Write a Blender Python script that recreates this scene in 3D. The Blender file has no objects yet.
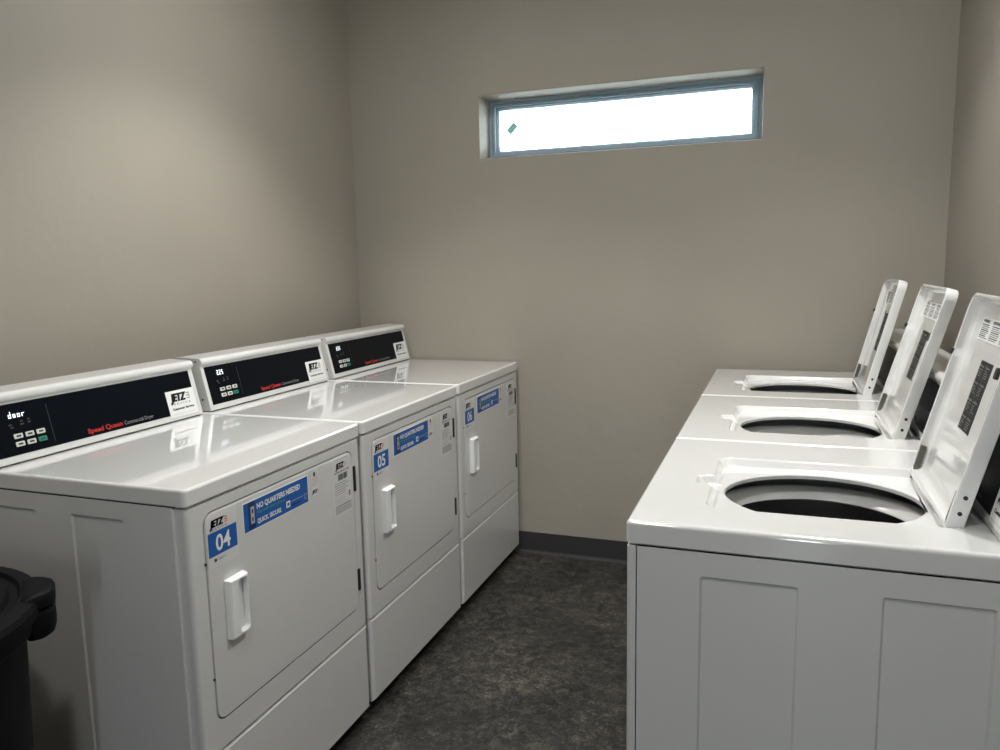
import bpy, bmesh, math, random
from math import sin, cos, pi, radians
from mathutils import Vector, Matrix
from mathutils.geometry import tessellate_polygon

random.seed(7)
S = bpy.context.scene
COL = S.collection

# ------------------------------------------------------------------ camera
cam_d = bpy.data.cameras.new('camera')
cam = bpy.data.objects.new('camera', cam_d)
COL.objects.link(cam)
F_PX = 768.1
cam_d.sensor_width = 36.0
cam_d.lens = F_PX / 1000 * 36.0
cam_d.clip_start = 0.02
YAW, PITCH, ROLL = 0.3495, 0.1416, -0.0197
fwd = Vector((-sin(YAW)*cos(PITCH), cos(YAW)*cos(PITCH), -sin(PITCH)))
rt = fwd.cross(Vector((0, 0, 1))).normalized()
up = rt.cross(fwd)
r2 = rt*cos(ROLL) + up*sin(ROLL)
u2 = -rt*sin(ROLL) + up*cos(ROLL)
M = Matrix((r2, u2, -fwd)).transposed().to_4x4()
M.translation = Vector((1.9415, -3.3312, 1.3532))
cam.matrix_world = M
S.camera = cam

# ------------------------------------------------------------------ world, exposure
S.view_settings.view_transform = 'Standard'
S.view_settings.look = 'None'
S.view_settings.gamma = 1.0
S.view_settings.use_curve_mapping = False
S.view_settings.exposure = 0.0
W = bpy.data.worlds.new('overcast_sky')
S.world = W
W.use_nodes = True
bg = W.node_tree.nodes['Background']
bg.inputs['Color'].default_value = (0.86, 0.94, 1.0, 1)
bg.inputs['Strength'].default_value = 17.0

RX = 2.527          # right wall
YB = -5.6           # wall behind the camera
ZC = 2.75           # ceiling
WIN = (0.652, 1.857, 1.833, 2.104)   # window opening x0 x1 z0 z1
DOOR = (2.02, 2.22, 0.0, 2.08)       # doorway in the rear wall

# ------------------------------------------------------------------ lights
def light(name, kind, loc, energy, col, rot=(0, 0, 0), **kw):
    d = bpy.data.lights.new(name, kind)
    d.energy = energy
    d.color = col
    for k, v in kw.items():
        setattr(d, k, v)
    o = bpy.data.objects.new(name, d)
    o.location = loc
    o.rotation_euler = rot
    COL.objects.link(o)
    return o

# sampling portals for the daylight (they emit nothing themselves)
pw = light('window_portal', 'AREA', ((WIN[0]+WIN[1])/2, 0.10, (WIN[2]+WIN[3])/2), 1, (1, 1, 1), (radians(-90), 0, 0), shape='RECTANGLE', size=1.2, size_y=0.27)
pw.data.cycles.is_portal = True
pd = light('doorway_portal', 'AREA', ((DOOR[0]+DOOR[1])/2, YB-0.02, 1.04), 1, (1, 1, 1), (radians(90), 0, 0), shape='RECTANGLE', size=0.20, size_y=2.08)
pd.data.cycles.is_portal = True
CANS = [(0.82, -1.25, 100, 104), (2.12, -1.32, 82, 112), (1.45, -3.0, 50, 114)]

# ------------------------------------------------------------------ materials
def mat(name, col, rough=0.5, metal=0.0, coat=0.0, spec=0.5, emit=None, estr=0.0, bump=None):
    m = bpy.data.materials.new(name)
    m.use_nodes = True
    n = m.node_tree.nodes
    b = n['Principled BSDF']
    b.inputs['Base Color'].default_value = (*col, 1)
    b.inputs['Roughness'].default_value = rough
    b.inputs['Metallic'].default_value = metal
    b.inputs['Coat Weight'].default_value = coat
    b.inputs['Coat Roughness'].default_value = 0.03
    b.inputs['Specular IOR Level'].default_value = spec
    if emit:
        b.inputs['Emission Color'].default_value = (*emit, 1)
        b.inputs['Emission Strength'].default_value = estr
    if bump:
        sc, st, dist = bump
        L = m.node_tree.links
        tc = n.new('ShaderNodeTexCoord')
        nz = n.new('ShaderNodeTexNoise')
        nz.inputs['Scale'].default_value = sc
        nz.inputs['Detail'].default_value = 3
        bp = n.new('ShaderNodeBump')
        bp.inputs['Strength'].default_value = st
        bp.inputs['Distance'].default_value = dist
        L.new(tc.outputs['Object'], nz.inputs['Vector'])
        L.new(nz.outputs['Fac'], bp.inputs['Height'])
        L.new(bp.outputs['Normal'], b.inputs['Normal'])
    return m

def wall_mat():
    m = bpy.data.materials.new('taupe_wall_paint')
    m.use_nodes = True
    n, L = m.node_tree.nodes, m.node_tree.links
    b = n['Principled BSDF']
    b.inputs['Roughness'].default_value = 0.62
    b.inputs['Specular IOR Level'].default_value = 0.35
    tc = n.new('ShaderNodeTexCoord')
    nz = n.new('ShaderNodeTexNoise')
    nz.inputs['Scale'].default_value = 1.6
    nz.inputs['Detail'].default_value = 5
    cr = n.new('ShaderNodeValToRGB')
    cr.color_ramp.elements[0].position = 0.3
    cr.color_ramp.elements[0].color = (0.315, 0.290, 0.246, 1)
    cr.color_ramp.elements[1].position = 0.7
    cr.color_ramp.elements[1].color = (0.340, 0.313, 0.266, 1)
    L.new(tc.outputs['Object'], nz.inputs['Vector'])
    L.new(nz.outputs['Fac'], cr.inputs['Fac'])
    L.new(cr.outputs['Color'], b.inputs['Base Color'])
    n2 = n.new('ShaderNodeTexNoise')
    n2.inputs['Scale'].default_value = 14
    n2.inputs['Detail'].default_value = 6
    n2.inputs['Roughness'].default_value = 0.6
    bp = n.new('ShaderNodeBump')
    bp.inputs['Strength'].default_value = 0.32
    bp.inputs['Distance'].default_value = 0.006
    L.new(tc.outputs['Object'], n2.inputs['Vector'])
    L.new(n2.outputs['Fac'], bp.inputs['Height'])
    L.new(bp.outputs['Normal'], b.inputs['Normal'])
    return m

def floor_mat():
    m = bpy.data.materials.new('stained_concrete')
    m.use_nodes = True
    n, L = m.node_tree.nodes, m.node_tree.links
    b = n['Principled BSDF']
    tc = n.new('ShaderNodeTexCoord')
    def noise(sc, det, rough, dist=0.0, off=0.0):
        q = n.new('ShaderNodeTexNoise')
        q.inputs['Scale'].default_value = sc
        q.inputs['Detail'].default_value = det
        q.inputs['Roughness'].default_value = rough
        q.inputs['Distortion'].default_value = dist
        mp = n.new('ShaderNodeMapping')
        mp.inputs['Location'].default_value = (off, off*0.7, 0)
        L.new(tc.outputs['Object'], mp.inputs['Vector'])
        L.new(mp.outputs['Vector'], q.inputs['Vector'])
        return q
    def ramp(src, stops):
        c = n.new('ShaderNodeValToRGB')
        while len(c.color_ramp.elements) < len(stops):
            c.color_ramp.elements.new(0.5)
        for e, (p, col) in zip(c.color_ramp.elements, stops):
            e.position = p
            e.color = (*col, 1)
        L.new(src.outputs['Fac'], c.inputs['Fac'])
        return c
    big = ramp(noise(3.4, 10, 0.72, 0.5), [(0.30, (0.012, 0.012, 0.011)), (0.47, (0.028, 0.027, 0.024)), (0.60, (0.050, 0.047, 0.041)), (0.76, (0.090, 0.082, 0.068))])
    fine = ramp(noise(30, 10, 0.8, 0.5, 3.1), [(0.38, (0.14, 0.14, 0.14)), (0.5, (0.80, 0.80, 0.80)), (0.63, (2.4, 2.25, 2.1))])
    mx = n.new('ShaderNodeMix')
    mx.data_type = 'RGBA'
    mx.blend_type = 'MULTIPLY'
    mx.inputs[0].default_value = 0.9
    L.new(big.outputs['Color'], mx.inputs[6])
    L.new(fine.outputs['Color'], mx.inputs[7])
    grit = ramp(noise(110, 6, 0.8, 0.2, 5.5), [(0.40, (0.25, 0.25, 0.25)), (0.52, (1.0, 1.0, 1.0)), (0.66, (2.3, 2.2, 2.1))])
    m2 = n.new('ShaderNodeMix')
    m2.data_type = 'RGBA'
    m2.blend_type = 'MULTIPLY'
    m2.inputs[0].default_value = 0.85
    L.new(mx.outputs[2], m2.inputs[6])
    L.new(grit.outputs['Color'], m2.inputs[7])
    L.new(m2.outputs[2], b.inputs['Base Color'])
    rr = ramp(noise(9, 5, 0.6, 0.4, 7.7), [(0.35, (0.42,)*3), (0.65, (0.62,)*3)])
    L.new(rr.outputs['Color'], b.inputs['Roughness'])
    bp = n.new('ShaderNodeBump')
    bp.inputs['Strength'].default_value = 0.25
    bp.inputs['Distance'].default_value = 0.004
    L.new(noise(30, 8, 0.7, 0.5, 1.3).outputs['Fac'], bp.inputs['Height'])
    L.new(bp.outputs['Normal'], b.inputs['Normal'])
    return m

def glass_mat():
    m = bpy.data.materials.new('clear_glass')
    m.use_nodes = True
    n, L = m.node_tree.nodes, m.node_tree.links
    n.remove(n['Principled BSDF'])
    t = n.new('ShaderNodeBsdfTransparent')
    t.inputs['Color'].default_value = (0.93, 0.96, 0.96, 1)
    g = n.new('ShaderNodeBsdfGlossy')
    g.inputs['Roughness'].default_value = 0.02
    fr = n.new('ShaderNodeFresnel')
    fr.inputs['IOR'].default_value = 1.45
    mx = n.new('ShaderNodeMixShader')
    L.new(fr.outputs['Fac'], mx.inputs['Fac'])
    L.new(t.outputs['BSDF'], mx.inputs[1])
    L.new(g.outputs['BSDF'], mx.inputs[2])
    L.new(mx.outputs['Shader'], n['Material Output'].inputs['Surface'])
    return m

def lid_mat():
    m = mat('white_enamel_lid', (0.76, 0.765, 0.755), 0.16, coat=1.0)
    n, L = m.node_tree.nodes, m.node_tree.links
    tc = n.new('ShaderNodeTexCoord')
    w = n.new('ShaderNodeTexWave')
    w.bands_direction = 'Z'
    w.inputs['Scale'].default_value = 7.0
    w.inputs['Distortion'].default_value = 0.8
    w.inputs['Detail'].default_value = 0.0
    w.inputs['Detail Scale'].default_value = 0.8
    bp = n.new('ShaderNodeBump')
    bp.inputs['Strength'].default_value = 0.06
    bp.inputs['Distance'].default_value = 0.008
    L.new(tc.outputs['Object'], w.inputs['Vector'])
    L.new(w.outputs['Fac'], bp.inputs['Height'])
    L.new(bp.outputs['Normal'], n['Principled BSDF'].inputs['Normal'])
    L.new(bp.outputs['Normal'], n['Principled BSDF'].inputs['Coat Normal'])
    return m

MT = dict(
    wall=wall_mat(), floor=floor_mat(), glass=glass_mat(),
    ceil=mat('ceiling_paint', (0.80, 0.80, 0.79), 0.7, bump=(30, 0.2, 0.003)),
    base=mat('charcoal_rubber_base', (0.026, 0.027, 0.028), 0.75, bump=(40, 0.05, 0.002)),
    enamel=mat('white_enamel_shaded', (0.64, 0.645, 0.635), 0.30, coat=0.6, bump=(9, 0.03, 0.004)),  # same paint as the tops, darkened for the shaded sides and fronts
    enamel2=mat('white_enamel_top_lit', (0.71, 0.715, 0.705), 0.11, coat=1.0, bump=(7, 0.02, 0.003)),  # same paint as the sides, lightened for the brightly lit tops
    lid=lid_mat(),
    housing=mat('console_enamel', (0.66, 0.665, 0.655), 0.28, coat=0.8, bump=(9, 0.03, 0.004)),
    plastic=mat('white_plastic', (0.80, 0.81, 0.81), 0.38, bump=(30, 0.03, 0.002)),
    black=mat('black_console_film', (0.003, 0.0045, 0.007), 0.25, spec=0.10, coat=0.0, bump=(30, 0.01, 0.001)),
    blackp=mat('black_plastic', (0.012, 0.012, 0.013), 0.45, bump=(60, 0.05, 0.001)),
    bin=mat('black_bin_plastic', (0.003, 0.0034, 0.0042), 0.6, spec=0.12, bump=(70, 0.12, 0.001)),
    gap=mat('gap_shade_and_screw_black', (0.02, 0.02, 0.02), 0.8, bump=(60, 0.05, 0.001)),  # near-black painted in as shade in seams and pockets; also screw dots
    label=mat('white_label', (0.80, 0.81, 0.80), 0.45, bump=(60, 0.01, 0.001)),
    clearl=mat('grey_white_label', (0.66, 0.665, 0.66), 0.4, bump=(60, 0.01, 0.001)),
    blue=mat('blue_label', (0.004, 0.10, 0.38), 0.4, bump=(60, 0.01, 0.001)),
    dblue=mat('navy_label', (0.006, 0.03, 0.12), 0.4, bump=(60, 0.01, 0.001)),
    ink=mat('black_ink', (0.008, 0.008, 0.008), 0.5, spec=0.2, bump=(60, 0.01, 0.001)),
    grey=mat('grey_ink', (0.25, 0.25, 0.25), 0.5, bump=(60, 0.01, 0.001)),
    mgrey=mat('mid_grey_print', (0.05, 0.052, 0.055), 0.5, spec=0.2, bump=(60, 0.01, 0.001)),
    lgrey=mat('light_grey_print', (0.45, 0.45, 0.45), 0.5, bump=(60, 0.01, 0.001)),
    red=mat('red_ink', (0.42, 0.018, 0.012), 0.5, bump=(60, 0.01, 0.001)),
    orange=mat('orange_ink', (0.75, 0.18, 0.08), 0.5, bump=(60, 0.01, 0.001)),
    greeni=mat('green_ink', (0.10, 0.42, 0.10), 0.5, bump=(60, 0.01, 0.001)),
    key=mat('key_print', (0.60, 0.60, 0.56), 0.5, bump=(60, 0.01, 0.001)),
    gkey=mat('green_key', (0.01, 0.22, 0.11), 0.5, bump=(60, 0.01, 0.001)),
    led=mat('lit_display', (0.8, 0.85, 0.9), 0.5, emit=(0.85, 0.93, 1.0), estr=1.1),
    steel=mat('stainless_drum', (0.16, 0.16, 0.16), 0.40, metal=0.9, bump=(60, 0.05, 0.001)),
    ring=mat('grey_balance_ring', (0.80, 0.80, 0.79), 0.25, coat=0.3, bump=(30, 0.03, 0.001)),
    agit=mat('agitator_plastic', (0.20, 0.20, 0.21), 0.4, bump=(30, 0.03, 0.001)),
    hinge=mat('zinc_hinge', (0.13, 0.12, 0.10), 0.45, metal=0.8, bump=(200, 0.3, 0.001)),
    alu=mat('blue_grey_aluminium', (0.34, 0.45, 0.53), 0.40, metal=0.0, bump=(80, 0.05, 0.001)),  # frame's blue-grey, lightened to carry the bloom from the window
    teal=mat('teal_sticker', (0.35, 0.75, 0.78), 0.5, bump=(60, 0.01, 0.001)),
    lamp=mat('lamp_diffuser', (0.9, 0.9, 0.9), 0.5, emit=(1.0, 0.95, 0.82), estr=6.0),
    trim=mat('white_trim_paint', (0.62, 0.62, 0.60), 0.45, bump=(60, 0.02, 0.001)),
    ground=mat('outdoor_paving', (0.42, 0.42, 0.40), 0.8, bump=(20, 0.2, 0.004)),
)

# ------------------------------------------------------------------ mesh builder
ORG = Vector((0, 0, 0))      # local origin of the thing being built

class Plane:
    def __init__(s, o, U, V):
        s.o, s.U, s.V = Vector(o), Vector(U).normalized(), Vector(V).normalized()
        s.N = s.U.cross(s.V)
    def pt(s, u, v, n=0.0):
        return s.o + s.U*u + s.V*v + s.N*n

class MB:
    def __init__(s):
        s.v, s.f, s.m, s.mats = [], [], [], []
    def mi(s, k):
        if k not in s.mats:
            s.mats.append(k)
        return s.mats.index(k)
    def loop(s, pts):
        i = len(s.v)
        s.v += [Vector(p) for p in pts]
        return list(range(i, i+len(pts)))
    def face(s, idx, k):
        s.f.append(tuple(idx)); s.m.append(s.mi(k))
    def quad(s, pts, k):
        s.face(s.loop(pts), k)
    def bridge(s, a, b, k):
        n = len(a)
        for i in range(n):
            j = (i+1) % n
            s.face((a[i], a[j], b[j], b[i]), k)
    def fill(s, loops, k):
        flat = [i for l in loops for i in l]
        tris = tessellate_polygon([[s.v[i] for i in l] for l in loops])
        for t in tris:
            s.face([flat[q] for q in t], k)
    def loft(s, loops, k, cap0=True, cap1=True):
        L = [s.loop(l) for l in loops]
        for a, b in zip(L, L[1:]):
            s.bridge(a, b, k)
        if cap0: s.fill([L[0]], k)
        if cap1: s.fill([L[-1]], k)
        return L
    def box(s, x0, x1, y0, y1, z0, z1, k, r=0.0):
        if r <= 0:
            a = [(x0, y0), (x1, y0), (x1, y1), (x0, y1)]
            s.loft([[(x, y, z0) for x, y in a], [(x, y, z1) for x, y in a]], k)
        else:
            base = [(x0, y0), (x1, y0), (x1, y1), (x0, y1)]
            lo = []
            st = [(r, 0), (r*0.29, r*0.29), (0, r)]
            for ins, dz in st:
                lo.append([(x, y, z0+dz) for x, y in fillet(inset(base, ins), max(r-ins, 1e-5)*0.999 + 1e-5, 3)])
            for ins, dz in reversed(st):
                lo.append([(x, y, z1-dz) for x, y in fillet(inset(base, ins), max(r-ins, 1e-5)*0.999 + 1e-5, 3)])
            s.loft(lo, k)
    def pbox(s, P, u0, u1, v0, v1, n0, n1, k):
        a = [(u0, v0), (u1, v0), (u1, v1), (u0, v1)]
        s.loft([[P.pt(u, v, n0) for u, v in a], [P.pt(u, v, n1) for u, v in a]], k)
    def rect(s, P, u0, u1, v0, v1, n, k):
        s.quad([P.pt(u0, v0, n), P.pt(u1, v0, n), P.pt(u1, v1, n), P.pt(u0, v1, n)], k)
    def plate(s, P, pts, n0, n1, k, bev=0.0, kf=None):
        """a plate from a 2D outline, optional bevel at the n1 side"""
        lo = [[P.pt(u, v, n0) for u, v in pts[0]], [P.pt(u, v, n1-bev) for u, v in pts[0]]]
        if bev > 0:
            lo.append([P.pt(u, v, n1-bev*0.3) for u, v in pts[1]])
            lo.append([P.pt(u, v, n1) for u, v in pts[2]])
        s.loft(lo, k)
    def lathe(s, prof, c, k, n=48, cap0=False, cap1=False):
        lo = [[(c[0]+r*cos(2*pi*i/n), c[1]+r*sin(2*pi*i/n), c[2]+z) for i in range(n)] for r, z in prof]
        s.loft(lo, k, cap0, cap1)
    def cyl(s, a, b, r, k, n=12):
        a, b = Vector(a), Vector(b)
        d = (b-a).normalized()
        t = d.cross(Vector((0, 0, 1)))
        if t.length < 1e-3: t = d.cross(Vector((1, 0, 0)))
        t.normalize(); w = d.cross(t)
        s.loft([[p + t*(r*cos(2*pi*i/n)) + w*(r*sin(2*pi*i/n)) for i in range(n)] for p in (a, b)], k)
    def text(s, P, body, u, v, h, n, k, width=None, bold=0.0, align='LEFT', shear=0.0, spacing=1.0):
        c = bpy.data.curves.new('lettering', 'FONT')
        c.body = body
        c.size = 1.0
        c.offset = bold
        c.shear = shear
        c.space_character = spacing
        c.resolution_u = 3
        o = bpy.data.objects.new('lettering', c)
        me = bpy.data.meshes.new_from_object(o)
        bpy.data.objects.remove(o)
        bpy.data.curves.remove(c)
        if not me.vertices:
            return
        xs = [q.co.x for q in me.vertices]
        x0, x1 = min(xs), max(xs)
        cap = 0.70
        sv = h/cap
        su = sv if width is None else width/(x1-x0)
        off = -x0*su
        if align == 'CENTER': off = -(x0+x1)/2*su
        if align == 'RIGHT': off = -x1*su
        i0 = len(s.v)
        s.v += [P.pt(u+off+q.co.x*su, v+q.co.y*sv, n) for q in me.vertices]
        for p in me.polygons:
            s.face([i0+i for i in p.vertices], k)
        bpy.data.meshes.remove(me)
    def build(s, name, parent=None, smooth=True, wn=True, angle=32):
        me = bpy.data.meshes.new(name)
        me.from_pydata([tuple(p-ORG) for p in s.v], [], s.f)
        for k in s.mats:
            me.materials.append(MT[k])
        for p, m_ in zip(me.polygons, s.m):
            p.material_index = m_
        bm = bmesh.new(); bm.from_mesh(me)
        bmesh.ops.remove_doubles(bm, verts=bm.verts, dist=1e-7)
        bmesh.ops.recalc_face_normals(bm, faces=bm.faces)
        bm.to_mesh(me); bm.free()
        if smooth:
            me.shade_smooth()
            me.set_sharp_from_angle(angle=radians(angle))
        o = bpy.data.objects.new(name, me)
        COL.objects.link(o)
        if smooth and wn:
            w = o.modifiers.new('weighted_normal', 'WEIGHTED_NORMAL')
            w.keep_sharp = True
            w.weight = 90
        if parent: o.parent = parent
        return o

def inset(pts, d):
    """mitred inset of a CCW polygon"""
    n = len(pts); out = []
    for i in range(n):
        p0, p1, p2 = [Vector(pts[(i+k) % n]) for k in (-1, 0, 1)]
        a = (p1-p0).normalized(); b = (p2-p1).normalized()
        na = Vector((-a.y, a.x)); nb = Vector((-b.y, b.x))
        k = 1 + na.dot(nb)
        out.append(tuple(p1 + (na+nb)*(d/max(k, 0.2))))
    return out

def fillet(pts, r, seg=5):
    n = len(pts); out = []
    rr = r if isinstance(r, (list, tuple)) else [r]*n
    for i in range(n):
        p0, p1, p2 = [Vector(pts[(i+k) % n]) for k in (-1, 0, 1)]
        a = (p0-p1); b = (p2-p1)
        la, lb = a.length, b.length
        a /= la; b /= lb
        ang = a.angle(b)
        t = min(rr[i]/math.tan(ang/2), la*0.49, lb*0.49)
        for k in range(seg+1):
            q = k/seg
            # conic approximating a circular arc
            w = sin(ang/2)
            c0, c1, c2 = (1-q)**2, 2*q*(1-q)*w, q*q
            P_ = (p1+a*t)*c0 + p1*c1 + (p1+b*t)*c2
            out.append(tuple(P_/(c0+c1+c2)))
    return out

def rr(u0, u1, v0, v1, r, ins=0.0, seg=5):
    return fillet(inset([(u0, v0), (u1, v0), (u1, v1), (u0, v1)], ins), max(r-ins, 0.0006), seg)

def struct(o, label=None):
    o['kind'] = 'structure'
    return o

def root(name, loc, label, cat, group=None, rz=0.0):
    o = bpy.data.objects.new(name, None)
    o.empty_display_size = 0.1
    o.location = loc
    o.rotation_euler = (0, 0, rz)
    o['label'] = label; o['category'] = cat
    if group: o['group'] = group
    COL.objects.link(o)
    return o

# ------------------------------------------------------------------ the room
b = MB(); b.box(-0.15, RX+0.15, YB-0.15, 0.21, -0.10, 0.0, 'floor'); struct(b.build('floor', smooth=False))
b = MB(); b.box(-0.15, RX+0.15, YB-0.15, 0.21, ZC, ZC+0.10, 'ceil'); struct(b.build('ceiling', smooth=False))
b = MB(); b.box(-0.15, 0.0, YB, 0.0, 0.0, ZC, 'wall'); struct(b.build('wall_left', smooth=False))
b = MB(); b.box(RX, RX+0.15, YB, 0.0, 0.0, ZC, 'wall'); struct(b.build('wall_right', smooth=False))

def holed_wall(name, y_in, y_out, hole, k='wall', rnd=0.006):
    b = MB()
    x0, x1, z0, z1 = -0.15, RX+0.15, 0.0, ZC
    hx0, hx1, hz0, hz1 = hole
    hz0 = max(hz0, 0.0)
    sg = 1 if y_out > y_in else -1
    outer = [(x0, z0), (x1, z0), (x1, z1), (x0, z1)]
    if hz0 > 0:
        def H(d): return [(hx0-d, hz0-d), (hx1+d, hz0-d), (hx1+d, hz1+d), (hx0-d, hz1+d)]
        def lp(pts, y): return b.loop([(x, y, z) for x, z in pts])
        of, ob = lp(outer, y_in), lp(outer, y_out)
        h0 = lp(H(rnd), y_in); h1 = lp(H(rnd*0.3), y_in+sg*rnd*0.3); h2 = lp(H(0), y_in+sg*rnd); h3 = lp(H(0), y_out)
        b.fill([of, h0], k); b.fill([ob, h3], k)
        b.bridge(h0, h1, k); b.bridge(h1, h2, k); b.bridge(h2, h3, k); b.bridge(of, ob, k)
    else:
        pts = [(x0, z0), (hx0, z0), (hx0, hz1), (hx1, hz1), (hx1, z0), (x1, z0), (x1, z1), (x0, z1)]
        b.loft([[(x, y_in, z) for x, z in pts], [(x, y_out, z) for x, z in pts]], k)
    return struct(b.build(name, wn=True))

holed_wall('wall_back', 0.0, 0.21, WIN)
holed_wall('wall_rear', YB, YB-0.15, DOOR)

def baseboard(name, pts_fn, L0, L1):
    # rubber cove base: thin sheet with a small toe
    prof = [(0, 0), (0.014, 0), (0.013, 0.003), (0.006, 0.010), (0.0035, 0.018), (0.0035, 0.098), (0.002, 0.102), (0, 0.102)]
    b = MB()
    b.loft([[pts_fn(L, d, z) for d, z in prof] for L in (L0, L1)], 'base')
    return struct(b.build(name))
baseboard('baseboard_back', lambda L, d, z: (L, -d, z), 0.0, RX)
baseboard('baseboard_left', lambda L, d, z: (d, L, z), YB, 0.0)
baseboard('baseboard_right', lambda L, d, z: (RX-d, L, z), YB, 0.0)

# window: stepped aluminium frame set deep in the opening, pane, small sticker
wroot = root('window_1', (0, 0, 0), 'long narrow high window with blue-grey metal frame in the back wall', 'window')
wroot['kind'] = 'structure'
x0, x1, z0, z1 = WIN
ORG = Vector((0, 0, 0))
b = MB()
def wl(d, y):
    y += 0.047
    return [(x0+d*0.84, y, z0+d*1.12), (x1-d*1.1, y, z0+d*1.12), (x1-d*1.1, y, z1-d*0.88), (x0+d*0.84, y, z1-d*0.88)]
b.loft([wl(0.0, 0.155), wl(0.0, 0.088), wl(0.012, 0.088), wl(0.012, 0.096), wl(0.020, 0.096), wl(0.020, 0.090), wl(0.030, 0.090),
        wl(0.030, 0.104), wl(0.036, 0.104), wl(0.044, 0.118), wl(0.044, 0.155)], 'alu', False, False)
b.bridge(b.loop(wl(0.044, 0.155)), b.loop(wl(0.0, 0.155)), 'alu')
b.build('window_frame', wroot, smooth=False)
b = MB(); b.box(x0+0.035, x1-0.044, 0.171, 0.175, z0+0.045, z1-0.036, 'glass'); b.build('pane', wroot, smooth=False)
b = MB()
P = Plane((0.750, 0.1700, 1.983), (cos(radians(44)), 0, sin(radians(44))), (-sin(radians(44)), 0, cos(radians(44))))
b.pbox(P, -0.026, 0.026, -0.016, 0.016, 0, 0.0006, 'teal')
b.build('window_sticker', wroot, smooth=False)
b = MB(); b.box(-3, 6, 0.3, 9, -0.16, -0.12, 'ground'); b.box(-3, 6, -9, YB-0.15, -0.16, -0.12, 'ground')
struct(b.build('ground', smooth=False))

# doorway casing behind the camera
b = MB()
for (a0, a1, c0, c1) in ((DOOR[0]-0.06, DOOR[0], 0, DOOR[3]+0.06), (DOOR[1], DOOR[1]+0.06, 0, DOOR[3]+0.06), (DOOR[0], DOOR[1], DOOR[3], DOOR[3]+0.06)):
    b.box(a0, a1, YB, YB+0.018, c0, c1, 'trim')
struct(b.build('trim_1', smooth=False))

# ceiling downlights
for i, (lx, ly, en, ang) in enumerate(CANS):
    r = root('ceiling_light', (lx, ly, ZC), ('round white recessed downlight above the dryer row', 'round white recessed downlight above the washer row', 'round white recessed downlight above the room entrance')[i], 'ceiling light', 'recessed downlights')
    ORG = Vector((0, 0, 0))
    b = MB()
    b.lathe([(0.095, 0.0), (0.095, -0.006), (0.088, -0.010), (0.074, -0.008), (0.070, -0.001), (0.070, 0.0)], (0, 0, 0), 'trim', 40)
    b.build('trim_ring', r)
    b = MB()
    b.lathe([(0.001, -0.004), (0.070, -0.004), (0.070, -0.0005), (0.001, -0.0005)], (0, 0, 0), 'lamp', 40, True, True)
    b.build('diffuser', r)
    l = light('downlight_lamp', 'SPOT', (lx, ly, ZC-0.02), en, (1.0, 0.985, 0.95), spot_size=radians(ang), spot_blend=0.5, shadow_soft_size=0.09)
    light('downlight_glow', 'AREA', (lx, ly, ZC-0.015), max(en*0.11, 7), (1.0, 0.985, 0.96), shape='DISK', size=0.14)

# ------------------------------------------------------------------ appliance builders
# local frame: front face at X=0 facing +X, depth towards -X, Y = 0 (left seen from the front) .. width, Z up
D = 0.715

def side_panel(b, y, out, xr0, xr1, z0, z1, rects, k='enamel', thick=0.0):
    """a sheet metal side with pressed recesses; out = -1 or +1 is the outward Y direction"""
    g = 0.0038
    def lp(pts, d): return b.loop([(x, y-out*d, z) for x, z in pts])
    outer = lp([(xr0, z0), (xr1, z0), (xr1, z1), (xr0, z1)], 0)
    holes = []
    for a0, a1, c0, c1 in rects:
        h0 = lp(rr(a0, a1, c0, c1, 0.006, 0, 3), 0)
        h1 = lp(rr(a0, a1, c0, c1, 0.006, g, 3), g)
        b.bridge(h0, h1, k); b.fill([h1], k)
        holes.append(h0)
    b.fill([outer]+holes, k)

def cabinet(W_, r, zt, xf, rects, open_top=False):
    b = MB()
    side_panel(b, 0.0, -1, -D, xf, 0.036, zt, rects)
    side_panel(b, W_, 1, -D, xf, 0.036, zt, rects)
    b.quad([(-D, 0, 0.036), (-D, W_, 0.036), (-D, W_, zt), (-D, 0, zt)], 'enamel')
    b.quad([(xf, 0, 0.036), (xf, W_, 0.036), (xf, W_, zt), (xf, 0, zt)], 'gap')
    b.quad([(-D, 0, 0.036), (xf, 0, 0.036), (xf, W_, 0.036), (-D, W_, 0.036)], 'gap')
    if not open_top:
        b.quad([(-D, 0, zt), (xf, 0, zt), (xf, W_, zt), (-D, W_, zt)], 'gap')
    if not open_top:
        b.box(xf-0.0030, xf+0.0004, -0.0012, 0.0034, 0.040, zt-0.003, 'label')  # white lips added to imitate the lit edge along the side seams
        b.box(xf-0.0030, xf+0.0004, W_-0.0034, W_+0.0012, 0.040, zt-0.003, 'label')
    b.build('cabinet', r)
    for (fx, fy) in ((-0.06, 0.05), (-0.06, W_-0.05), (-D+0.06, 0.05), (-D+0.06, W_-0.05)):
        b = MB()
        b.lathe([(0.012, 0.036), (0.012, 0.012), (0.022, 0.010), (0.024, 0.0)], (fx, fy, 0), 'blackp', 16, True, True)
        b.build('foot', r)

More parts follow.
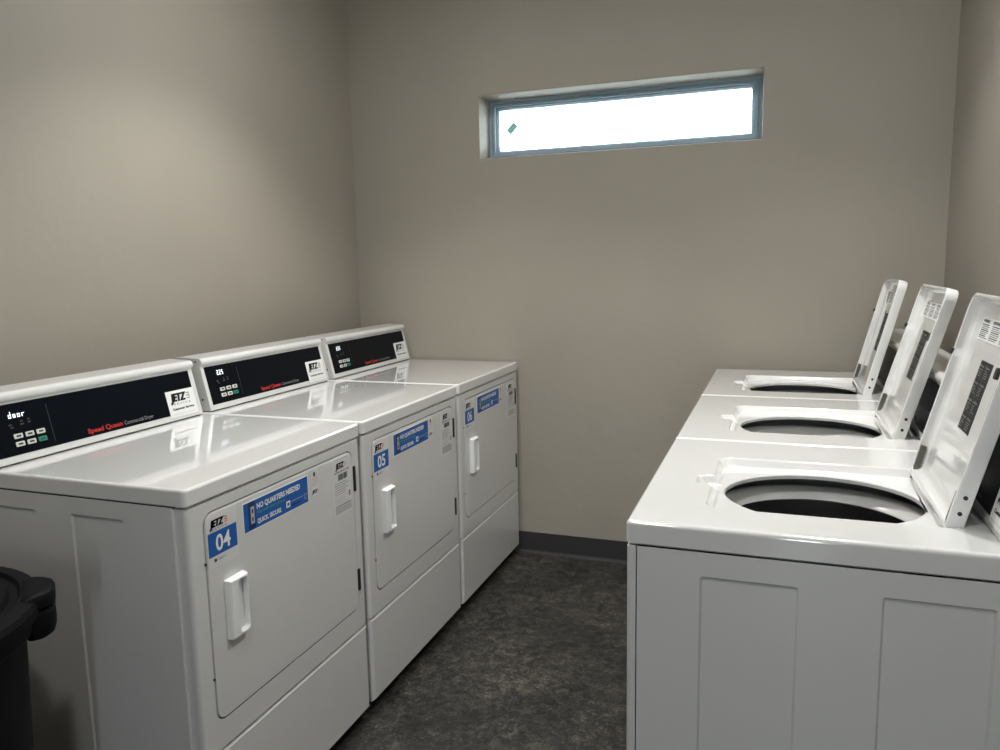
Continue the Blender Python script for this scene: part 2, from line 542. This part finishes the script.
def front_sheet(b, W_, z0, z1, th, hole=None, k='enamel', rc=0.012, zb=0.004, e0=0.0):
    """a front sheet with rounded vertical edges and an optional door pocket (u0,u1,v0,v1,r,depth)"""
    m = 5
    # outline rings in the YZ plane: ins, X
    st = [(0, -th), (0, -rc)]
    for i in range(1, m+1):
        a = i/m*pi/2
        st.append((rc*(1-cos(a)), -rc*(1-sin(a))))
    rings = []
    for ins, X in st:
        zi = min(ins, zb)
        rings.append(b.loop([(X, e0+ins, z0+zi), (X, W_-e0-ins, z0+zi), (X, W_-e0-ins, z1-zi), (X, e0+ins, z1-zi)]))
    for p_, q_ in zip(rings, rings[1:]):
        b.bridge(p_, q_, k)
    b.fill([rings[0]], k)
    if hole:
        u0, u1, v0, v1, r_, dep = hole
        h0 = b.loop([(0, u, v) for u, v in rr(u0, u1, v0, v1, r_)])
        h1 = b.loop([(-0.0012, u, v) for u, v in rr(u0, u1, v0, v1, r_, 0.0010)])
        h2 = b.loop([(-dep, u, v) for u, v in rr(u0, u1, v0, v1, r_, 0.0012)])
        b.fill([rings[-1], h0], k); b.bridge(h0, h1, k); b.bridge(h1, h2, 'gap'); b.fill([h2], 'gap')
    else:
        b.fill([rings[-1]], k)

def slab_rings(x0, x1, y0, y1, z0, z1, rv, rt_):
    st = [(0.003, z0), (0.0, z0+0.003), (0.0, z1-rt_)]
    for i in range(1, 5):
        a = i/4*pi/2
        st.append((rt_*(1-cos(a)), z1-rt_*(1-sin(a))))
    base = [(x0, y0), (x1, y0), (x1, y1), (x0, y1)]
    return [[(x, y, z) for x, y in fillet(inset(base, ins), max(rv-ins, 0.001), 5)] for ins, z in st]

SEG = {'0': 'abcdef', '2': 'abged', '5': 'afgcd', 'd': 'bcdeg', 'o': 'cdeg', 'r': 'eg', '.': ''}
def seven_seg(b, P, txt, u, v, w, h, n, k='led', t=0.0022):
    for ch in txt:
        if ch == '.':
            b.rect(P, u-0.0035, u-0.001, v, v+0.0024, n, k); continue
        hm = v+h/2
        R = dict(a=(u, u+w, v+h-t, v+h), g=(u, u+w, hm-t/2, hm+t/2), d=(u, u+w, v, v+t),
                 f=(u, u+t, hm, v+h), e=(u, u+t, v, hm), b=(u+w-t, u+w, hm, v+h), c=(u+w-t, u+w, v, hm))
        for s_ in SEG[ch]:
            b.rect(P, *R[s_], n, k)
        u += w+0.0042

def jetz_logo(b, P, u, v, h, n, small=True, accent='grey'):
    """bold italic JETZ with stacked bars to its right and a spaced SERVICE line beneath"""
    for q in (0.0, 0.07, 0.14):
        b.text(P, 'JETZ', u+q*h, v, h, n, 'ink', width=h*2.85, bold=0.045, shear=0.22)
    for i in range(3):
        vv = v + h*(0.05+0.36*i)
        b.rect(P, u+h*2.95, u+h*3.55, vv, vv+h*0.13, n, accent)
    b.rect(P, u+h*3.42, u+h*3.55, v+h*0.05, v+h*0.90, n, accent)
    if small:
        b.text(P, 'SERVICE', u, v-h*0.50, h*0.26, n, 'grey', width=h*3.5, bold=0.02, spacing=1.5)

def console(r, W_, xb, digits, kind, sticker=True):
    """sloped control housing; xb = X of its front bottom edge"""
    y0, y1 = 0.009, W_-0.013
    zb, zp = 0.9165, 1.057
    lean = 0.033
    tilt = Vector((-lean, 0, zp-zb)).normalized()
    prof = [(xb-0.004, zb), (xb, zb+0.003)]
    xt = xb-lean
    prof.append((xt, zp))
    cx_, cz_, rr_ = xt-0.0045, zp+0.0135, 0.0125
    for i in range(9):
        a = radians(-62 + i*(62+92)/8)
        prof.append((cx_+rr_*cos(a), cz_+rr_*sin(a)))
    prof += [(xb-0.110, zp+0.0295), (xb-0.124, zp+0.0275), (xb-0.127, zp+0.020), (xb-0.127, zb)]
    b = MB()
    cx0 = sum(p[0] for p in prof)/len(prof); cz0 = sum(p[1] for p in prof)/len(prof)
    def ring(y, s_):
        return [(cx0+(x-cx0)*s_, y, cz0+(z-cz0)*s_) for x, z in prof]
    b.loft([ring(y0, 0.985), ring(y0+0.0015, 1.0), ring(y1-0.0015, 1.0), ring(y1, 0.985)], 'housing')
    b.box(xb-0.122, xb-0.006, y0+0.006, y1-0.006, 0.9141, zb, 'gap')
    b.cyl((xb-0.030, y0-0.0012, 0.953), (xb-0.030, y0+0.002, 0.953), 0.0032, 'gap')
    b.cyl((xb-0.048, y0-0.0012, 1.072), (xb-0.048, y0+0.002, 1.072), 0.0028, 'gap')
    b.cyl((xb-0.030, y1-0.002, 0.953), (xb-0.030, y1+0.0012, 0.953), 0.0032, 'gap')
    b.build('console_housing', r)
    # face plane of the housing: u along Y from left edge, v up the slope measured as height above the worktop
    sc = (Vector((-lean, 0, zp-zb)).length)/(zp-zb)
    P = Plane((xb, 0, zb+0.0008), (0, 1, 0), tuple(tilt))
    k = W_/0.70
    def V(z): return (z-zb)*sc
    b = MB()
    pu0, pu1 = 0.024*k, 0.668*k
    b.pbox(P, pu0, pu1, V(0.9335), V(1.0525), -0.001, 0.0012, 'black')
    b.rect(P, 0.1725*k, 0.174*k, V(0.945), V(1.037), 0.0014, 'mgrey')
    for (uu, zz, ww) in ((0.066, 1.002, 0.008), (0.069, 0.9955, 0.008), (0.095, 1.000, 0.010), (0.115, 1.0015, 0.008), (0.116, 1.0085, 0.006), (0.097, 1.007, 0.006)):
        b.rect(P, uu*k, (uu+ww)*k, V(zz), V(zz)+0.0035, 0.0014, 'mgrey')
    cp = b.build('control_panel', r, smooth=False)
    cp['label'] = 'glossy black control panel'
    b = MB()
    if digits == 'door':
        seven_seg(b, P, digits, 0.0705*k, V(1.019), 0.0072, 0.0155, 0.0016, t=0.0020)
    else:
        seven_seg(b, P, digits, 0.0750*k, V(1.022), 0.0068, 0.0150, 0.0016, t=0.0020)
    d_ = b.build('display', cp, smooth=False)
    d_['label'] = 'lit white segment display'
    for j, zc in enumerate((0.976, 0.9575)):
        for i, uc in enumerate((0.083, 0.1125, 0.142)):
            b = MB()
            g = (i == 2 and j == 1)
            kk = 'gkey' if g else 'key'
            pts = [rr(uc*k-0.0115, uc*k+0.0115, V(zc)-0.0058, V(zc)+0.0058, 0.002, q, 2) for q in (0, 0.0003, 0.0008)]
            b.plate(P, pts, 0.001, 0.0024, kk, 0.0008)
            b.rect(P, uc*k-0.006, uc*k+0.006, V(zc)-0.0022, V(zc)+0.0022, 0.0026, 'mgrey' if not g else 'dblue')
            q = b.build('button', cp, smooth=False)
            if g: q['label'] = 'green start button'
    b = MB()
    b.text(P, 'Speed Queen', 0.270*k, V(0.9415), 0.0125, 0.0016, 'red', width=0.112*k, bold=0.03)
    b.text(P, 'Commercial ' + kind, 0.389*k, V(0.9415), 0.0105, 0.0016, 'grey', width=0.104*k)
    b.build('brand_lettering', cp, smooth=False)
    if not sticker:
        return
    b = MB()
    u0 = 0.556*k if kind == 'Dryer' else pu1-0.098
    b.pbox(P, u0, u0+0.113, V(0.9265), V(1.0025), 0.0012, 0.0018, 'label')
    jetz_logo(b, P, u0+0.012, V(0.9715), 0.0225, 0.0021)
    b.text(P, 'Customer Service', u0+0.013, V(0.9460), 0.0062, 0.0021, 'ink', width=0.088, bold=0.05)
    b.rect(P, u0+0.010, u0+0.105, V(0.9335), V(0.9335)+0.0008, 0.0021, 'lgrey')
    b.build('company_sticker', cp, smooth=False)

def make_dryer(idx, near, number, digits, label):
    so, sz = (0.0, 0.0) if idx == 0 else (0.010, 0.004)
    global ORG
    W_ = 0.698
    r = root('clothes_dryer', (0.8155-D/2, near+W_/2, 0), label, 'dryer', 'white dryers along the left wall')
    ORG = Vector((-D/2, W_/2, 0))
    ORG = Vector((-D/2, W_/2, 0))
    cabinet(W_, r, 0.874, -0.0302, [(-0.3135, -0.1645, 0.10, 0.836), (-0.5655, -0.4175, 0.10, 0.836)])
    # worktop
    b = MB()
    L = slab_rings(-D-0.002, 0.003, -0.001, W_+0.001, 0.8755, 0.914, 0.013, 0.007)
    Ls = [b.loop(l) for l in L]
    for p_, q_ in zip(Ls, Ls[1:]): b.bridge(p_, q_, 'enamel2')
    b.fill([Ls[0]], 'enamel2'); b.fill([Ls[-1]], 'enamel2')
    b.build('worktop', r)
    # front panel with the door pocket
    du0, du1, dv0, dv1 = 0.048, 0.656, 0.371, 0.847
    b = MB()
    front_sheet(b, W_, 0.3055, 0.8725, 0.030, (du0, du1, dv0, dv1, 0.030, 0.012), e0=0.0038)
    for zz in (0.738, 0.477):
        b.cyl((-0.004, du0-0.0005, zz), (0.0015, du0-0.0005, zz), 0.003, 'gap', 10)
    b.build('front_panel', r)
    b = MB()
    front_sheet(b, W_, 0.040, 0.3025, 0.030, None, zb=0.006, e0=0.0038)
    b.build('kick_panel', r)
    # door
    P = Plane((0, 0, 0), (0, 1, 0), (0, 0, 1))
    g = 0.0036
    b = MB()
    pts = [rr(du0+g, du1-g, dv0+g, dv1-g, 0.027, q) for q in (0, 0.0012, 0.0035)]
    b.plate(P, pts, -0.011, 0.0022, 'enamel', 0.0030)
    door = b.build('door', r)
    F = 0.0022
    # handle: raised box with a scooped pocket on its right-hand side
    hu0, hu1, hv0, hv1 = 0.097, 0.162, 0.543, 0.683
    b = MB()
    h = 0.016
    o0 = b.loop([P.pt(u, v, F) for u, v in rr(hu0, hu1, hv0, hv1, 0.004, 0, 3)])
    o1 = b.loop([P.pt(u, v, F+h*0.8) for u, v in rr(hu0, hu1, hv0, hv1, 0.004, 0.002, 3)])
    o2 = b.loop([P.pt(u, v, F+h) for u, v in rr(hu0, hu1, hv0, hv1, 0.004, 0.005, 3)])
    pk = (hu0+0.026, hu1-0.006, hv0+0.008, hv1-0.008)
    i0 = b.loop([P.pt(u, v, F+h) for u, v in rr(*pk, 0.009, 0, 4)])
    i1 = b.loop([P.pt(u, v, F+h-0.003) for u, v in rr(*pk, 0.009, 0.0012, 4)])
    i2 = b.loop([P.pt(u, v, F+0.003 - (0.0 if u > hu0+0.05 else 0.002)) for u, v in rr(*pk, 0.009, 0.003, 4)])
    b.bridge(o0, o1, 'plastic'); b.bridge(o1, o2, 'plastic'); b.fill([o2, i0], 'plastic')
    b.bridge(i0, i1, 'plastic'); b.bridge(i1, i2, 'plastic'); b.fill([i2], 'plastic')
    b.build('door_handle', door)
    for v0, v1 in ((0.724, 0.796), (0.426, 0.490)):
        b = MB()
        b.pbox(P, du1-0.0015, du1+0.0060, v0, v1, -0.004, 0.0045, 'blackp')
        hg = b.build('hinge', r, smooth=False)
        hg['label'] = 'black door hinge'
    # number label
    b = MB()
    b.pbox(P, 0.054, 0.152, 0.722, 0.836, F, F+0.0006, 'clearl')
    b.rect(P, 0.057, 0.149, 0.747, 0.800, F+0.0009, 'blue')
    b.text(P, number, 0.1035, 0.756, 0.035, F+0.0012, 'label', width=0.047, bold=0.02, align='CENTER')
    jetz_logo(b, P, 0.064, 0.811, 0.0155, F+0.0010, True, 'orange')
    b.rect(P, 0.072, 0.080, 0.734, 0.741, F+0.0010, 'mgrey')
    b.text(P, 'support', 0.083, 0.7355, 0.005, F+0.0010, 'grey', width=0.026, bold=0.02)
    q = b.build('number_label', door, smooth=False)
    q['label'] = 'blue label with white number ' + number
    # blue banner
    b = MB()
    P = Plane((0, so, sz), (0, 1, 0), (0, 0, 1))
    b.pbox(P, 0.173, 0.430, 0.760, 0.832, F, F+0.0006, 'label')
    b.rect(P, 0.1755, 0.4275, 0.7625, 0.8295, F+0.0008, 'blue')
    b.rect(P, 0.192, 0.216, 0.765, 0.828, F+0.0010, 'dblue')
    for (a0, a1, c0, c1) in ((0.1995, 0.2035, 0.777, 0.817), (0.2085, 0.2125, 0.777, 0.817), (0.2035, 0.2085, 0.8115, 0.817), (0.2035, 0.2085, 0.777, 0.7825), (0.2035, 0.2085, 0.7915, 0.8015)):
        b.rect(P, a0, a1, c0, c1, F+0.0012, 'lgrey')
    b.text(P, 'NO QUARTERS NEEDED', 0.222, 0.8065, 0.0125, F+0.0011, 'label', width=0.172, bold=0.035)
    b.text(P, 'Pay with your phone', 0.224, 0.7945, 0.0070, F+0.0011, 'greeni', width=0.105, bold=0.01)
    b.text(P, 'QUICK. SECURE.', 0.222, 0.7715, 0.0105, F+0.0011, 'label', width=0.092, bold=0.04)
    b.pbox(P, 0.334, 0.350, 0.773, 0.789, F+0.0008, F+0.0011, 'label')
    b.rect(P, 0.338, 0.346, 0.777, 0.785, F+0.0013, 'blue')
    b.rect(P, 0.354, 0.392, 0.7715, 0.7765, F+0.0011, 'dblue')
    b.rect(P, 0.354, 0.406, 0.7835, 0.7850, F+0.0011, 'lgrey')
    b.rect(P, 0.411, 0.421, 0.773, 0.787, F+0.0010, 'lgrey'); b.rect(P, 0.4122, 0.4198, 0.7742, 0.7858, F+0.0012, 'blue')
    P = Plane((0, 0, 0), (0, 1, 0), (0, 0, 1))
    q = b.build('payment_banner', door, smooth=False)
    q['label'] = 'blue banner reading NO QUARTERS NEEDED'
    # small notice
    b = MB()
    b.pbox(P, 0.443, 0.478, 0.768, 0.836, F, F+0.0005, 'clearl')
    b.rect(P, 0.455, 0.463, 0.820, 0.831, F+0.0008, 'mgrey')
    b.rect(P, 0.446, 0.475, 0.8135, 0.8150, F+0.0008, 'orange')
    for i in range(3):
        b.rect(P, 0.446, 0.473, 0.8075-i*0.0055, 0.8090-i*0.0055, F+0.0008, 'lgrey')
    jetz_logo(b, P, 0.446, 0.776, 0.0080, F+0.0008, False, 'orange')
    b.build('notice_sticker', door, smooth=False)
    # tall instruction label
    b = MB()
    b.pbox(P, 0.541, 0.637, 0.676, 0.838, F, F+0.0006, 'clearl')
    b.rect(P, 0.558, 0.630, 0.8345, 0.8360, F+0.0009, 'lgrey')
    jetz_logo(b, P, 0.560, 0.810, 0.0150, F+0.0009, False, 'lgrey')
    b.text(P, 'Laundry Service Call', 0.552, 0.7985, 0.0048, F+0.0009, 'ink', width=0.076, bold=0.02)
    x = 0.572
    rnd = random.Random(5)
    while x < 0.618:
        w_ = rnd.choice((0.0012, 0.002, 0.0034))
        b.rect(P, x, x+w_, 0.776, 0.793, F+0.0009, 'mgrey'); x += w_+rnd.choice((0.0010, 0.0016))
    for i in range(6):
        z_ = 0.768-i*0.0062
        b.rect(P, 0.552, 0.552+rnd.uniform(0.055, 0.080), z_, z_+0.0018, F+0.0009, 'grey')
    for i in range(5):
        z_ = 0.729-i*0.0055
        b.rect(P, 0.552, 0.552+rnd.uniform(0.050, 0.066), z_, z_+0.0015, F+0.0009, 'lgrey')
    b.rect(P, 0.553, 0.634, 0.7035, 0.7055, F+0.0009, 'mgrey')
    for i in range(5):
        b.rect(P, 0.553, 0.634, 0.6845+i*0.0036, 0.6862+i*0.0036, F+0.0009, 'grey')
    b.rect(P, 0.622, 0.632, 0.721, 0.737, F+0.0009, 'grey')
    b.build('instruction_label', door, smooth=False)
    console(r, W_, -0.540, digits, 'Dryer')
    return r

YD, DP = -0.7082, 0.7129
make_dryer(0, YD-2*DP, '04', 'door', 'white front-loading dryer numbered 04, nearest the camera, its display reading door')
make_dryer(1, YD-DP, '05', '2.25', 'white front-loading dryer numbered 05, the middle one of the left row')
make_dryer(2, YD, '06', '2.25', 'white front-loading dryer numbered 06, in the back corner against the wall')

def make_washer(near, label, lean, hx, sticker=True):
    global ORG
    W_ = 0.660
    cy_ = near + W_/2
    r = root('washing_machine', (1.7050+D/2, cy_, 0), label, 'washing machine', 'white top-loading washers along the right wall', rz=pi)
    ORG = Vector((-D/2, W_/2, 0))
    cabinet(W_, r, 0.8705, -0.0185, [(-0.280, -0.124, 0.10, 0.829), (-0.558, -0.402, 0.10, 0.829)], open_top=True)
    b = MB(); front_sheet(b, W_, 0.040, 0.8705, 0.0165, None, rc=0.010); b.build('front_panel', r)
    # top panel with pressed lid recess and oval opening
    b = MB()
    L = slab_rings(-D-0.002, 0.002, -0.001, W_+0.001, 0.8725, 0.914, 0.013, 0.008)
    Ls = [b.loop(l) for l in L]
    for p_, q_ in zip(Ls, Ls[1:]): b.bridge(p_, q_, 'enamel2')
    s0, s1 = 0.169, 0.545
    xf, xh, xn = -0.122, -0.518, -0.090
    # CCW in (x, y)
    base = [(xh, s0), (xf, s0), (xf, 0.325), (xn, 0.335), (xn, 0.385), (xf, 0.395), (xf, s1), (xh, s1)]
    rad = [0.004, 0.030, 0.008, 0.010, 0.010, 0.008, 0.030, 0.004]
    rings = []
    for ins, z in ((-0.003, 0.914), (-0.001, 0.9132), (0.0015, 0.9105), (0.008, 0.900), (0.012, 0.8968), (0.016, 0.896)):
        rings.append(b.loop([(x, y, z) for x, y in fillet(inset(base, ins), rad, 4)]))
    b.fill([Ls[-1], rings[0]], 'enamel2')
    for p_, q_ in zip(rings, rings[1:]): b.bridge(p_, q_, 'enamel2')
    ex, ey, ra, rb = -0.324, 0.364, 0.180, 0.162
    def ell(d, z, n=56):
        return b.loop([(ex+(ra-d)*cos(2*pi*i/n), ey+(rb-d)*sin(2*pi*i/n), z) for i in range(n)])
    e = [ell(-0.004, 0.896), ell(-0.001, 0.8952), ell(0.001, 0.893), ell(0.001, 0.886), ell(-0.010, 0.884)]
    b.fill([rings[-1], e[0]], 'enamel2')
    for p_, q_ in zip(e, e[1:]): b.bridge(p_, q_, 'enamel2')
    b.build('top_panel', r)
    # tub parts
    c = (ex, ey-0.0, 0)
    b = MB()
    b.lathe([(0.228, 0.845), (0.222, 0.856), (0.210, 0.860), (0.198, 0.858), (0.186, 0.851), (0.176, 0.843), (0.174, 0.838), (0.180, 0.834), (0.228, 0.832), (0.228, 0.845)], c, 'ring', 64)
    b.build('balance_ring', r)
    b = MB()
    b.lathe([(0.224, 0.836), (0.218, 0.815), (0.218, 0.45), (0.205, 0.43), (0.05, 0.43), (0.001, 0.435)], c, 'steel', 64)
    b.build('drum', r)
    b = MB()
    b.lathe([(0.15, 0.432), (0.12, 0.45), (0.07, 0.50), (0.052, 0.60), (0.046, 0.72), (0.036, 0.745), (0.001, 0.75)], c, 'agit', 32)
    for k_ in range(4):
        a = k_*pi/2+0.4
        d = Vector((cos(a), sin(a), 0)); t = Vector((-sin(a), cos(a), 0))*0.004
        pr = [(0.04, 0.434), (0.15, 0.434), (0.145, 0.47), (0.09, 0.50), (0.065, 0.58), (0.055, 0.66), (0.04, 0.66)]
        cc = Vector(c)
        b.loft([[cc+d*u+Vector((0, 0, z))+t for u, z in pr], [cc+d*u+Vector((0, 0, z))-t for u, z in pr]], 'agit')
    b.build('agitator', r)
    # open lid
    a = radians(lean)
    tl = (-sin(a), 0, cos(a))
    P = Plane((-0.499-hx, 0, 0.9075), (0, 1, 0), tl)      # N points to the room side, inner face at n = 0
    Lh, l0, l1, th = 0.388, 0.173, 0.541, 0.0285
    b = MB()
    def R_(ins, n):
        pts = fillet(inset([(l0, 0), (l1, 0), (l1, Lh), (l0, Lh)], ins), [0.004, 0.004, 0.030, 0.030], 5)
        return b.loop([P.pt(u, v, n) for u, v in pts])
    o = [R_(0.006, -th), R_(0.002, -th+0.0015), R_(0.0, -th+0.006), R_(0.0, -0.003), R_(0.001, -0.0008), R_(0.003, 0.0)]
    for p_, q_ in zip(o, o[1:]): b.bridge(p_, q_, 'lid')
    b.fill([o[0]], 'lid')
    # cavity: rim steps in at the latch on the left side and scoops at the top
    cav = [(l0+0.008, 0.012), (l1-0.008, 0.012), (l1-0.008, Lh-0.008), (l0+0.008, Lh-0.008),
           (l0+0.008, 0.275), (l0+0.012, 0.258), (l0+0.012, 0.225), (l0+0.008, 0.200)]
    rd = [0.006, 0.006, 0.026, 0.026, 0.02, 0.012, 0.012, 0.02]
    cr = []
    for ins, n in ((-0.001, 0.0), (0.001, -0.0012), (0.0035, -0.009), (0.010, -0.015), (0.022, -0.0172), (0.03, -0.0175)):
        cr.append(b.loop([P.pt(u, v, n) for u, v in fillet(inset(cav, ins), rd, 4)]))
    b.fill([o[-1], cr[0]], 'lid')
    for p_, q_ in zip(cr, cr[1:]): b.bridge(p_, q_, 'lid')
    b.fill([cr[-1]], 'lid')
    lid = b.build('lid', r, angle=40)
    lid['label'] = 'raised white lid seen from inside'
    # hinge arms, latch, screws, labels
    for u in (l0+0.012, l1-0.017):
        b = MB()
        b.pbox(P, u-0.003, u+0.007, -0.006, 0.066, -0.012, -0.002, 'hinge')
        b.cyl(P.pt(u-0.006, 0.002, -0.006), P.pt(u+0.013, 0.002, -0.006), 0.0055, 'hinge')
        b.build('lid_hinge', lid, smooth=False)
    b = MB()
    b.pbox(P, l0-0.006, l0+0.010, 0.261, 0.272, -0.010, 0.004, 'blackp')
    b.cyl(P.pt(l0-0.006, 0.267, -0.003), P.pt(l0-0.001, 0.267, -0.003), 0.006, 'blackp')
    b.build('lid_bumper', lid, smooth=False)
    b = MB()
    b.plate(P, [rr(0.470, 0.484, 0.254, 0.274, 0.005)]*1, -0.0176, -0.008, 'blackp')
    b.build('lid_strike', lid, smooth=False)
    b = MB()
    for v in (0.034, 0.062):
        b.cyl(P.pt(l1-0.001, v, -0.014), P.pt(l1+0.0012, v, -0.014), 0.0036, 'gap')
    b.build('lid_plug', lid, smooth=False)
    b = MB()
    n0 = -0.0172
    b.pbox(P, 0.250, 0.470, 0.304, 0.346, -0.0178, n0+0.0004, 'label')
    rnd = random.Random(3)
    for c_ in range(3):
        u0_ = 0.256+c_*0.072
        b.text(P, ('WARNING', 'IMPORTANT', 'CAUTION')[c_], u0_, 0.3375, 0.0055, n0+0.0007, 'ink', width=0.045, bold=0.03)
        for i in range(8):
            z_ = 0.3325-i*0.0035
            b.rect(P, u0_, u0_+rnd.uniform(0.045, 0.063), z_, z_+0.0018, n0+0.0007, 'grey' if i % 3 else 'ink')
    b.build('warning_label', lid, smooth=False)
    b = MB()
    b.pbox(P, 0.336, 0.416, 0.143, 0.272, -0.0178, n0+0.0004, 'mgrey')
    for i in range(4):
        for j in range(2):
            uu, vv = 0.3385+j*0.0385, 0.1455+i*0.0318
            b.rect(P, uu, uu+0.0365, vv, vv+0.0300, n0+0.0006, 'ink')
            b.text(P, ('Normal', 'Delicate', 'Bright', 'Hot', 'Warm', 'Cold', 'Rinse', 'Spin')[i*2+j], uu+0.003, vv+0.020, 0.0045, n0+0.0008, 'lgrey', width=0.026)
            for q in range(4):
                b.rect(P, uu+0.003, uu+0.003+rnd.uniform(0.012, 0.027), vv+0.003+q*0.004, vv+0.0042+q*0.004, n0+0.0008, 'grey')
    q = b.build('cycle_chart', lid, smooth=False)
    q['label'] = 'black cycle chart panel'
    console(r, W_, -0.566, '2.25', 'Washer', sticker)
    return r

YW, WP = -0.7275, 0.6665
make_washer(YW-2*WP, 'white top-loading washer with raised lid, nearest the camera at right', 14.2, 0.003)
make_washer(YW-WP, 'white top-loading washer with raised lid, the middle one of the right row', 15.4, 0.006, False)
make_washer(YW, 'white top-loading washer with raised lid, farthest, against the window wall', 13.9, 0.000)

# ------------------------------------------------------------------ waste bin
bx_, by_ = 0.430, -2.53
r = root('waste_bin', (bx_, by_, 0), 'black round plastic waste bin with lid beside dryer 04', 'bin')
ORG = Vector((0, 0, 0))
b = MB()
b.lathe([(0.001, 0.0), (0.218, 0.0), (0.226, 0.010), (0.232, 0.06), (0.256, 0.628), (0.258, 0.683), (0.272, 0.686), (0.278, 0.696), (0.278, 0.728), (0.266, 0.730), (0.258, 0.718), (0.228, 0.05), (0.001, 0.03)], (0, 0, 0), 'bin', 72)
body = b.build('bin_body', r)
b = MB()
b.lathe([(0.279, 0.718), (0.287, 0.720), (0.289, 0.740), (0.284, 0.750), (0.268, 0.754), (0.256, 0.755), (0.250, 0.747), (0.238, 0.747), (0.232, 0.757), (0.12, 0.765), (0.001, 0.768)], (0, 0, 0), 'bin', 72)
P = Plane((0, 0, 0), (1, 0, 0), (0, 1, 0))
b.box(-0.23, 0.23, -0.004, 0.004, 0.758, 0.766, 'bin', 0.003)
b.build('bin_lid', r)
for a in (50, 230):
    a = radians(a)
    d = Vector((cos(a), sin(a), 0)); t = Vector((-sin(a), cos(a), 0))
    P = Plane((0, 0, 0), tuple(d), tuple(t))
    ear = lambda q: fillet(inset([(0.255, -0.075), (0.312, -0.040), (0.312, 0.040), (0.255, 0.075)], q), [0.01, 0.035, 0.035, 0.01], 6)
    b = MB(); b.loft([[P.pt(u, v, z) for u, v in ear(q)] for q, z in ((0.004, 0.730), (0, 0.734), (0, 0.750), (0.003, 0.757), (0.009, 0.761))], 'bin')
    b.build('lid_tab', r)
    b = MB(); b.loft([[P.pt(u, v, z) for u, v in ear(q)] for q, z in ((0.014, 0.668), (0.006, 0.674), (0.002, 0.688), (0.002, 0.718), (0.006, 0.725))], 'bin')
    b.build('bin_handle', r)
